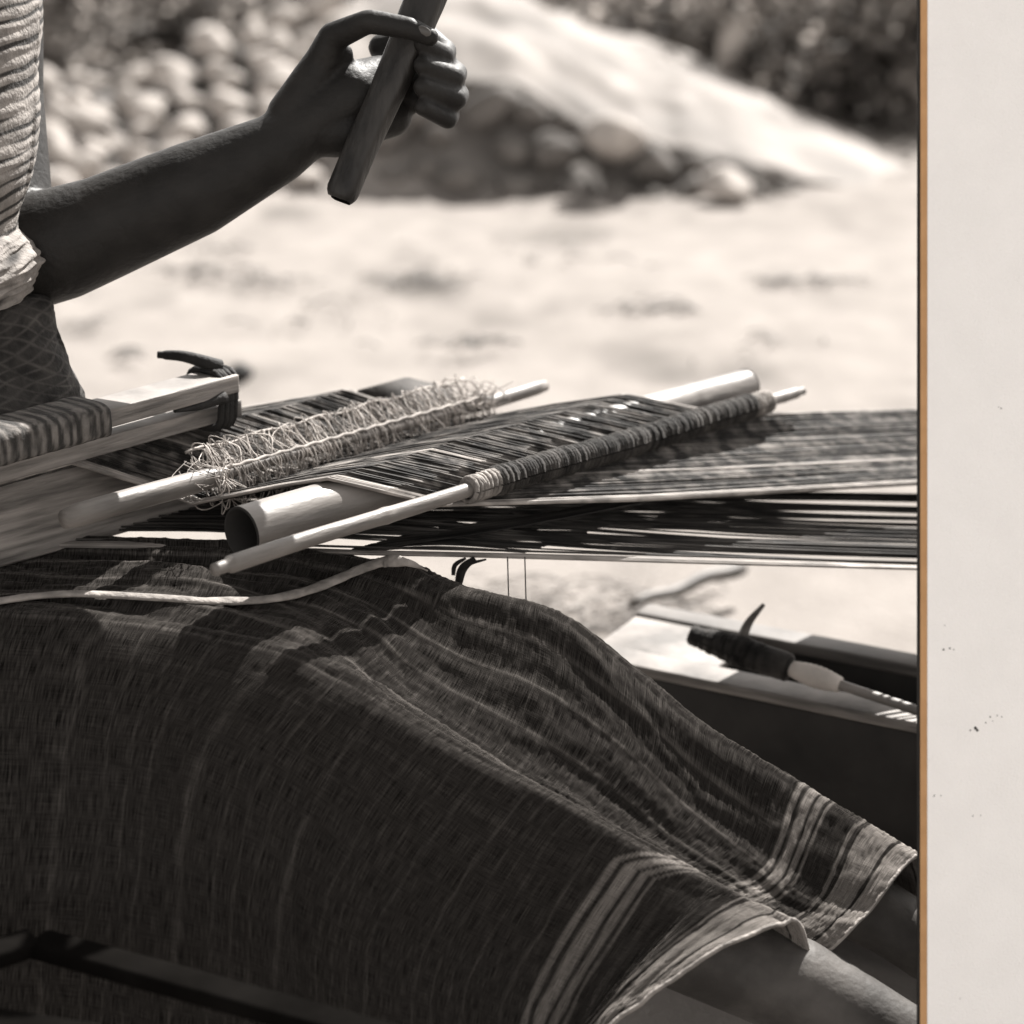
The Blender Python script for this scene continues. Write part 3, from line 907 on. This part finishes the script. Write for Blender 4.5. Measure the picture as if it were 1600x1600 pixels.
# a few pale threads in the sheet
g = MB()
for t in (.30, .31, .62):
    pts = [a.lerp(b, t + rnd.gauss(0, .004)) + Vector((0, 0, .0015)) for a, b in UP]
    g.tube(strung(pts, 2), .0011, 4, caps=False)
link("pale_warp_thread", g.get(), M['selvage'], loom)

# lower sheet
LO = [st_((-200, 850, .405), (250, 740, .405)), st_((190, 853, .40), (640, 720, .40)), st_((335, 857, .395), (800, 735, .40)), st_((560, 864, .392), (1000, 745, .40)), st_((800, 870, .370), (1160, 752, .37)), st_((1120, 879, .345), (1320, 760, .355)),
      st_((1440, 888, .315), (1470, 764, .335)), st_((1620, 892, .30), (1580, 765, .325))]
g = MB()
bund = [(.05, .007, 5), (.135, .012, 11), (.245, .025, 20), (.40, .006, 4), (.455, .012, 8), (.52, .006, 4), (.60, .016, 14), (.72, .028, 24), (.88, .05, 36), (.31, .003, 2), (.19, .003, 2), (.36, .003, 2)]
for (c, w, n) in bund:
    for q in range(n):
        t = c + rnd.uniform(-w, w)
        tl = min(1, max(0, rnd.uniform(0, 1) * .35 + t * .65))
        pts = []; dz = rnd.gauss(0, .0012)
        for s_i, (a, b) in enumerate(LO):
            k2 = [1, 1, 1, .75, .4, .12, 0, 0][s_i]
            tt = t * (1 - k2) + tl * k2
            pts.append(a.lerp(b, tt) + Vector((0, 0, dz)))
        g.tube(catmull(pts, 5), rnd.uniform(.0009, .0014), 4, caps=False)
tag(link("lower_warp_threads", g.get(), M['thread_low'], loom), kind="stuff")
g = MB()
for q in range(9):
    pts = [a.lerp(b, -.006 + q * .0032) + Vector((0, 0, rnd.gauss(0, .0006))) for a, b in LO]
    g.tube(catmull(pts, 6), .0017, 5, caps=False)
link("selvage", g.get(), M['selvage'], loom)
# dark threads dropping from upper sheet to lower sheet in front of the shed rod
g = MB()
for i in range(46):
    t = rnd.uniform(0, .5)
    a = UP[8][0].lerp(UP[8][1], t); b = LO[3][0].lerp(LO[3][1], t * .5 + rnd.uniform(-.01, .04)) + Vector((-.02, 0, 0)); c = LO[4][0].lerp(LO[4][1], t + .05)
    g.tube(catmull([b, b.lerp(c, .5) + Vector((0, 0, .006)), c], 5), rnd.uniform(.0008, .0012), 4, caps=False)
    m_ = UP[9][0].lerp(UP[9][1], t * .3)
    g.tube(catmull([b, b.lerp(m_, .5) + Vector((0, 0, -.006)), m_ + Vector((0, 0, -.004))], 5), rnd.uniform(.0008, .0012), 4, caps=False)
tag(link("crossing_threads", g.get(), M['thread_low'], loom), kind="stuff")
# far end bar
e0 = UP[-1][0]; e1 = UP[-1][1]
link("end_bar", beam(e0 + Vector((.01, -.10, -.03)), e1 + Vector((.01, .10, -.03)), .03, .09), M['wood_mid'], loom)
for e_, k_ in ((e0, -.06), (e1, .06)):
    link("end_post", beam(Vector((e_.x + .03, e_.y + k_, 0)), e_ + Vector((.03, k_, .06)), .04, .04, up=Vector((0, 1, 0))), M['wood_mid'], loom)
# hanging ties below the near selvage
g = MB()
for (x, y0, x1, y1, r) in ((742, 872, 716, 914, .0042), (728, 872, 708, 899, .0022), (760, 874, 722, 890, .0016)):
    a, b = PZ(x, y0, .525), PZ(x, y0, .525)
    dd = (a - EYE).length
    b = P(x1, y1, (a - EYE).dot(Vector((0, CP, -SP))))
    g.tube(catmull([a, a.lerp(b, .4) + Vector((-.006, 0, 0)), b], 5), lambda t, r=r: r * (.6 + .6 * math.sin(t * 2.6)), 6)
for (x, y1) in ((795, 945), (822, 940)):
    a = PZ(x - 2, 870, .525); b = P(x, y1, (a - EYE).dot(Vector((0, CP, -SP))))
    g.tube([a, a.lerp(b, .5), b], .0007, 4)
link("hanging_tie", g.get(), M['cord_dark'], loom)

# breast beam: two slats lashed together, cloth roll wound on
bb = empty("breast_beam", PZ(100, 700, .66) - Vector((0, 0, .03)), "two squared pale slats lashed with black cord at the end, cloth wound on", "beam")
u0, u1 = PZ(-220, 748, .69), PZ(351, 594, .69)
link("slat", beam(u0, u1, .046, .020), M['wood_pale'], bb)
u2, u3 = PZ(-220, 790, .655), PZ(359, 633, .655)
link("slat", beam(u2, u3, .040, .019), M['wood_pale'], bb)
def bp_(t, z=0): return u0.lerp(u1, t) + Vector((0, 0, z))
g = MB()
axb = (u1 - u0).normalized(); sb_ = axb.cross(Vector((0, 0, 1))).normalized()
for q in range(7):
    t = .925 + .0075 * q
    c = (bp_(t) + u2.lerp(u3, t + .006)) / 2
    pts = []
    for a in range(17):
        th = a * math.pi / 8
        ce = abs(math.cos(th)) ** .5 * (1 if math.cos(th) >= 0 else -1); se = abs(math.sin(th)) ** .5 * (1 if math.sin(th) >= 0 else -1)
        pts.append(c + sb_ * ce * .0265 + Vector((0, 0, 1)) * se * .0315 + axb * (.004 * math.sin(th + q)))
    g.tube(pts, .0042, 6, caps=False)
k0 = bp_(.965, .016)
g.tube(catmull([k0 + axb * .01, k0 + Vector((-.01, 0, .008)), k0 + Vector((-.035, .01, .012)), k0 + Vector((-.062, .012, .013))], 6), lambda t: .0075 * (1.15 - .5 * t) if t < .9 else .004, 8)
g.tube(catmull([bp_(.80, -.012) - sb_ * -.02, bp_(.88, -.014) + sb_ * .02, bp_(.95, -.01) + sb_ * .024], 5), lambda t: .002 + .005 * t, 6)
link("cord_binding", g.get(), M['cord_dark'], bb)
# woven cloth roll
rows = []; rst = []; nseg = 28
ra, rb2 = PZ(-220, 748, .690), PZ(150, 648, .690)
axr = (rb2 - ra).normalized(); sr = axr.cross(Vector((0, 0, 1))).normalized()
for i in range(120):
    t = i / 119; c = ra.lerp(rb2, t); row = []
    e = 1 if i < 116 else (1 - ((i - 115) / 4) ** 2 * .35)
    for j in range(nseg):
        th = 2 * math.pi * j / nseg
        ce = abs(math.cos(th)) ** .45 * (1 if math.cos(th) >= 0 else -1); se = abs(math.sin(th)) ** .45 * (1 if math.sin(th) >= 0 else -1)
        n = 1.02 + .04 * noise.noise(Vector((t * 22, math.cos(th) * 1.4, math.sin(th) * 1.4)))
        row.append(c + (sr * ce * .0325 + Vector((0, 0, 1)) * se * .0185) * n * e)
    rows.append(row)
    for j in range(nseg):
        w_ = math.sin(t * 130 + 2.6 * noise.noise(Vector((t * 14, 1, 3))) + .7 * math.sin(j * .45)) * .6 + 1.3 * noise.noise(Vector((t * 60, j * .55, 6)))
        rst.append(max(0, min(1, w_ * 1.3 + .55)))
g = MB(); g.grid(rows, close=True); g.f.append(tuple(len(g.v) - nseg + j for j in range(nseg)))
ro = link("cloth_roll", g.get(), M['roll'], bb)
at = ro.data.attributes.new("stripe", 'FLOAT', 'POINT'); at.data.foreach_set("value", rst)

# weaving sword: broad board turned on edge in the shed
sw = empty("weaving_sword", PZ(300, 790, .56), "broad pale wooden weaving sword standing on edge inside the warp", "weaving sword")
a0, a1 = PZ(-260, 825, .625), PZ(556, 611, .622)       # upper edge
b0, b1 = PZ(-260, 960, .545), PZ(612, 714, .545)       # lower edge
a2, b2 = PZ(634, 590, .622), PZ(700, 690, .548)
a3, b3 = PZ(704, 607, .604), PZ(722, 660, .562)
th = Vector((.25, -.85, .4)).normalized() * .007
link("board", hexa([a0 - th, a0 + th, b0 + th, b0 - th, a1 - th, a1 + th, b1 + th, b1 - th], .003), M['wood_pale'], sw)
M['tip'] = mat("dark_tip_wood", .022, .07, 20, 8, .75, .4, 60, spec=.15)  # far end of the same board in a darker tone
bm = bmesh.new()
q_ = [a1, a2, a3, b3, b2, b1]
f_ = [bm.verts.new(p - th * .97 + (a2 - a1).normalized() * (.0008 if k_ in (0, 5) else 0)) for k_, p in enumerate(q_)]
r2_ = [bm.verts.new(p + th * .97 + (a2 - a1).normalized() * (.0008 if k_ in (0, 5) else 0)) for k_, p in enumerate(q_)]
bm.faces.new(f_); bm.faces.new(list(reversed(r2_)))
for k_ in range(6): bm.faces.new([f_[k_], r2_[k_], r2_[(k_ + 1) % 6], f_[(k_ + 1) % 6]])
bmesh.ops.recalc_face_normals(bm, faces=bm.faces)
bmesh.ops.bevel(bm, geom=list(bm.edges), offset=.002, segments=2, affect='EDGES')
link("tip", bm, M['tip'], sw)

# heddle rod with white string heddles
hr = empty("heddle_rod", PZ(480, 705, .61), "smooth stick carrying tangled white string heddles across the warp", "heddle rod")
h0, h1 = PZ(100, 812, .615), PZ(852, 602, .615)
g = MB(); g.tube([h0.lerp(h1, t / 40) + Vector((0, 0, .0015 * math.sin(t * .14) + .0006 * math.sin(t * .5))) for t in range(41)], lambda t: ((.0122 if t < .24 else (.0122 - .0055 * min(1, (t - .24) / .06))) if t < .8 else .0067 + .0018 * min(1, (t - .8) / .08)) * (1 if .004 < t < .997 else .8), 18)
link("rod", g.get(), M['rod'], hr)
def hp(t): return h0.lerp(h1, t)
axh = (h1 - h0).normalized(); sh_ = axh.cross(Vector((0, 0, 1))).normalized()
if sh_.y > 0: sh_ = -sh_         # towards the viewer
g = MB()
T0, T1 = .255, .85
for i in range(165):
    t = T0 + (T1 - T0) * (i + rnd.uniform(-1.2, 1.2)) / 164
    c = hp(t); up = Vector((0, 0, 1))
    q = rnd.uniform(.45, 1.35); q2 = rnd.uniform(.7, 1.25)
    a1_ = axh * rnd.gauss(.004, .007); a2_ = axh * rnd.gauss(.006, .009)
    def jt(k_=.0025): return Vector((rnd.gauss(0, k_), rnd.gauss(0, k_), rnd.gauss(0, k_)))
    pts = [c + up * .009, c + sh_ * .009 + up * .002 + jt(.001), c + sh_ * (.012 * q2) - up * .016 * q + a1_ * .6 + jt(), c + sh_ * .004 - up * (.034 * q) + a1_ + jt(), c - sh_ * .010 - up * .024 * q2 + a2_ * .5 + jt(),
           c - sh_ * .024 * q2 + up * .006 + a2_ + jt(.003), c - sh_ * .034 * q2 + up * (.020 + .006 * q) + a2_ + jt(), c - sh_ * .018 + up * .018 * q2 + a1_ + jt(.004), c + up * .0095 + a1_ * .5]
    if rnd.random() < .25: pts = pts[:6]
    if rnd.random() < .2: pts = pts[4:]
    g.tube(catmull(pts, 5), rnd.uniform(.00045, .0008), 4, caps=False)
for i in range(60):                    # stray fuzz, thicker at both ends
    e = rnd.choice((T0 + abs(rnd.gauss(0, .03)) - .02, T1 - abs(rnd.gauss(0, .05)) + .02))
    c = hp(e) + Vector((0, 0, .004)); pts = [c + Vector((rnd.gauss(0, .013), rnd.gauss(0, .014), rnd.gauss(.002, .010))) for _ in range(4)]
    g.tube(catmull(pts, 6), .0005, 4, caps=False)
link("string_heddles", g.get(), M['heddle'], hr)
g = MB()
pts = [hp(T0 + (T1 - T0) * t / 40) - sh_ * .036 + Vector((0, 0, .022 + .002 * math.sin(t * .8))) for t in range(41)]
g.tube(pts, .0016, 6)
pts = [hp(T0 + (T1 - T0) * t / 60) + sh_ * .002 + Vector((0, 0, .0078 + .001 * math.sin(t * 1.9))) for t in range(61)]
g.tube(pts, .0022, 6)
link("heddle_cord", g.get(), M['heddle'], hr)

# bamboo tube (shed roll)
tb = empty("bamboo_tube", PZ(770, 720, .60), "thick smooth hollow bamboo tube lifting the warp, open dark end at left", "tube")
q0, q1 = PZ(378, 833, .605), PZ(1166, 603, .605)
axt = (q1 - q0).normalized(); ut = axt.cross(Vector((0, 0, 1))).normalized(); wt_ = ut.cross(axt)
def ring(p, r, n=48): return [p + ut * math.cos(2 * math.pi * j / n) * r + wt_ * math.sin(2 * math.pi * j / n) * r for j in range(n)]
RT0, RT1 = .0272, .0215
rows = []
for i in range(121):
    t = i / 120
    rows.append(ring(q0.lerp(q1, t) + Vector((0, 0, .0015 * math.sin(t * 4))), (RT0 + (RT1 - RT0) * t) * (1 + .008 * math.sin(t * 9) + .03 * math.exp(-((t - .865) / .008) ** 2) - .02 * math.exp(-((t - .85) / .006) ** 2))))
g = MB(); g.grid(rows, close=True)
link("culm", g.get(), M['bamboo'], tb)
rows = [ring(q0 - axt * .0, RT0 * .999), ring(q0 - axt * .0012, RT0 * .97), ring(q0 - axt * .0008, RT0 * .90), ring(q0 + axt * .05, RT0 * .88), ring(q0 + axt * .30, RT0 * .85), ring(q0 + axt * .301, .0005)]
g = MB(); g.grid(rows, close=True)
link("hollow_end", g.get(), M['tube_in'], tb)
rows = [ring(q1, RT1 * .999), ring(q1 + axt * .0012, RT1 * .97), ring(q1 + axt * .0008, RT1 * .88), ring(q1 - axt * .1, RT1 * .85), ring(q1 - axt * .101, .0005)]
g = MB(); g.grid(rows, close=True)
link("hollow_end", g.get(), M['tube_in'], tb)

# yarn wound rod
yr = empty("yarn_wound_rod", PZ(800, 750, .60), "thin polished stick wound with dark yarn, pale rag ties at both ends", "rod")
r0, r1 = PZ(339, 889, .602), PZ(1253, 608, .602)
def rp_(t): return r0.lerp(r1, t) + Vector((0, 0, .0022 * math.sin(t * 5.2) + .0008 * math.sin(t * 17)))
g = MB(); pts = [rp_(t / 240) for t in range(241)]
g.tube([rp_(-.004)] + pts + [rp_(1.003)], lambda t: (.0088 - .0018 * t) * (1 + .10 * math.exp(-((t - .235) / .006) ** 2) + .09 * math.exp(-((t - .955) / .006) ** 2) + .02 * math.sin(t * 31)) * (1 if .02 < t < .985 else .72), 18)
link("stick", g.get(), M['rod'], yr)
axy = (r1 - r0).normalized(); uy = axy.cross(Vector((0, 0, 1))).normalized(); wy = uy.cross(axy)
g = MB(); n = 118
for i in range(n):
    t = .405 + (.882 - .405) * i / (n - 1)
    big_ = 1 + .16 * noise.noise(Vector((i * .16, 3, 0))) + .10 * noise.noise(Vector((i * .6, 0, 5)))
    c = rp_(t); tl = rnd.gauss(.25, .12)
    pts = [c + (uy * math.cos(a) + wy * math.sin(a)) * .0130 * big_ + axy * math.sin(a) * tl * .006 for a in [q * math.pi / 6 for q in range(13)]]
    g.tube(pts, rnd.uniform(.0026, .0042), 5, caps=False)
g.tube([rp_(.40 + .485 * q / 20) for q in range(21)], .0115, 12)
link("yarn_wrap", g.get(), M['yarn_dark'], yr)
for (a, b) in ((.362, .404), (.884, .918)):
    g = MB()
    for q in range(9):
        t = a + (b - a) * q / 8; c = rp_(t)
        g.tube([c + (uy * math.cos(x) + wy * math.sin(x)) * .0125 + axy * .003 * math.sin(x + q) for x in [k2 * math.pi / 6 for k2 in range(13)]], .0028, 6, caps=False)
    g.tube([rp_(a), rp_((a + b) / 2), rp_(b)], .0125, 12)
    link("rag_tie", g.get(), M['rag'], yr)

# ------------------------------------------------------------------ low seat frame at the lower left
ZS = .335
sf = empty("low_seat_frame", PZ(200, 1500, ZS) - Vector((0, 0, ZS)), "low dark wooden frame under the skirt in the lower left corner", "bench")
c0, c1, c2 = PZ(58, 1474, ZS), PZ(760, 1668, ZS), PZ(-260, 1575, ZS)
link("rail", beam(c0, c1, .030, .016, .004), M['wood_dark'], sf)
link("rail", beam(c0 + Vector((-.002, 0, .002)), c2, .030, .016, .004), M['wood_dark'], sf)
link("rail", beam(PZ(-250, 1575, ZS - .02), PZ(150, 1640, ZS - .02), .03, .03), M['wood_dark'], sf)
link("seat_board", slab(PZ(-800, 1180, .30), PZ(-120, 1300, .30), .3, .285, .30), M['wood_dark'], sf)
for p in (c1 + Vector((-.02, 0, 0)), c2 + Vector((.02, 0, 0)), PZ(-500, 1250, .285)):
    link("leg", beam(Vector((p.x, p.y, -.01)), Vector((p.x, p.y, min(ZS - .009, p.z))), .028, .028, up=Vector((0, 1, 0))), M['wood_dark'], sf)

# ------------------------------------------------------------------ white mat board standing at the right
ca, sa = math.cos(R(12)), math.sin(R(12))
CR = Vector((1, 0, 0)); CU = Vector((0, SP, CP)); CF = Vector((0, CP, -SP))
br = (CR * ca + CF * sa).normalized()
bu = (CU + CR * .0043).normalized(); bu = (bu - br * bu.dot(br)).normalized()
bn = br.cross(bu)                        # towards the viewer
if bn.y > 0: bn = -bn
O = P(1453 - 3.5, 800, 1.915)
t_lo = -(O.z - .002) / bu.z; t_hi = .62; W_ = .36; TH = .0055; BV = .0050
def bpnt(s, t, n): return O + br * s + bu * t + bn * n
mb = empty("picture_mount", bpnt(.1, t_lo, 0), "tall white picture mount with a thin tan cut edge at the far right", "picture mount")
link("face_sheet", hexa([bpnt(0, t_lo, -.0012), bpnt(W_, t_lo, -.0012), bpnt(W_, t_lo, 0), bpnt(0, t_lo, 0), bpnt(0, t_hi, -.0012), bpnt(W_, t_hi, -.0012), bpnt(W_, t_hi, 0), bpnt(0, t_hi, 0)], .0003), M['paper'], mb, smooth=False)
link("bevelled_core", hexa([bpnt(-BV, t_lo, -TH), bpnt(W_, t_lo, -TH), bpnt(W_, t_lo, -.0013), bpnt(-.0002, t_lo, -.0013), bpnt(-BV, t_hi, -TH), bpnt(W_, t_hi, -TH), bpnt(W_, t_hi, -.0013), bpnt(-.0002, t_hi, -.0013)], 0), M['mat_core'], mb, smooth=False)
link("shadow_line_board", hexa([bpnt(-BV - .0022, t_lo, -TH - .003), bpnt(W_, t_lo, -TH - .003), bpnt(W_, t_lo, -TH - .0002), bpnt(-BV - .0022, t_lo, -TH - .0002), bpnt(-BV - .0022, t_hi, -TH - .003), bpnt(W_, t_hi, -TH - .003), bpnt(W_, t_hi, -TH - .0002), bpnt(-BV - .0022, t_hi, -TH - .0002)], 0), M['shadow_strip'], mb, smooth=False)  # dark sheet added as the shadow line beside the bevel
link("prop", beam(bpnt(.2, .1, -TH - .012), Vector((bpnt(.2, .1, 0).x, bpnt(.2, .1, 0).y + .35, 0)), .03, .012), M['wood_mid'], mb)
g = MB()
for (px, py, r) in ((1474, 1015, 1.9), (1484, 1013, 1.7), (1490, 1015, 1.0), (1476, 977, .9), (1564, 638, 1.4), (1560, 636, .9), (1547, 1120, 1.3), (1558, 1118, 1.2), (1565, 1120, 1.0), (1540, 1129, 1.3), (1551, 1127, .9),
                    (1516, 1141, 1.3), (1524, 1138, 3.0), (1527, 1141, 2.4), (1459, 1244, 1.2), (1470, 1243, 1.0), (1520, 1275, 1.1), (1532, 1274, .9), (1460, 1242, .9), (1500, 1560, .8)):
    d = (P(px, py, 1) - EYE); tt = (O - EYE).dot(bn) / d.dot(bn); c = EYE + d * tt + bn * .0003
    r_m = r / FPX * 1.92; i0 = len(g.v)
    for q in range(9):
        a = 2 * math.pi * q / 9; rr = r_m * rnd.uniform(.7, 1.15)
        g.v.append(c + br * math.cos(a) * rr + bu * math.sin(a) * rr)
    g.f.append(tuple(range(i0, i0 + 9)))
tag(link("foxing_spots", g.get(), M['speck'], mb, smooth=False), kind="stuff")
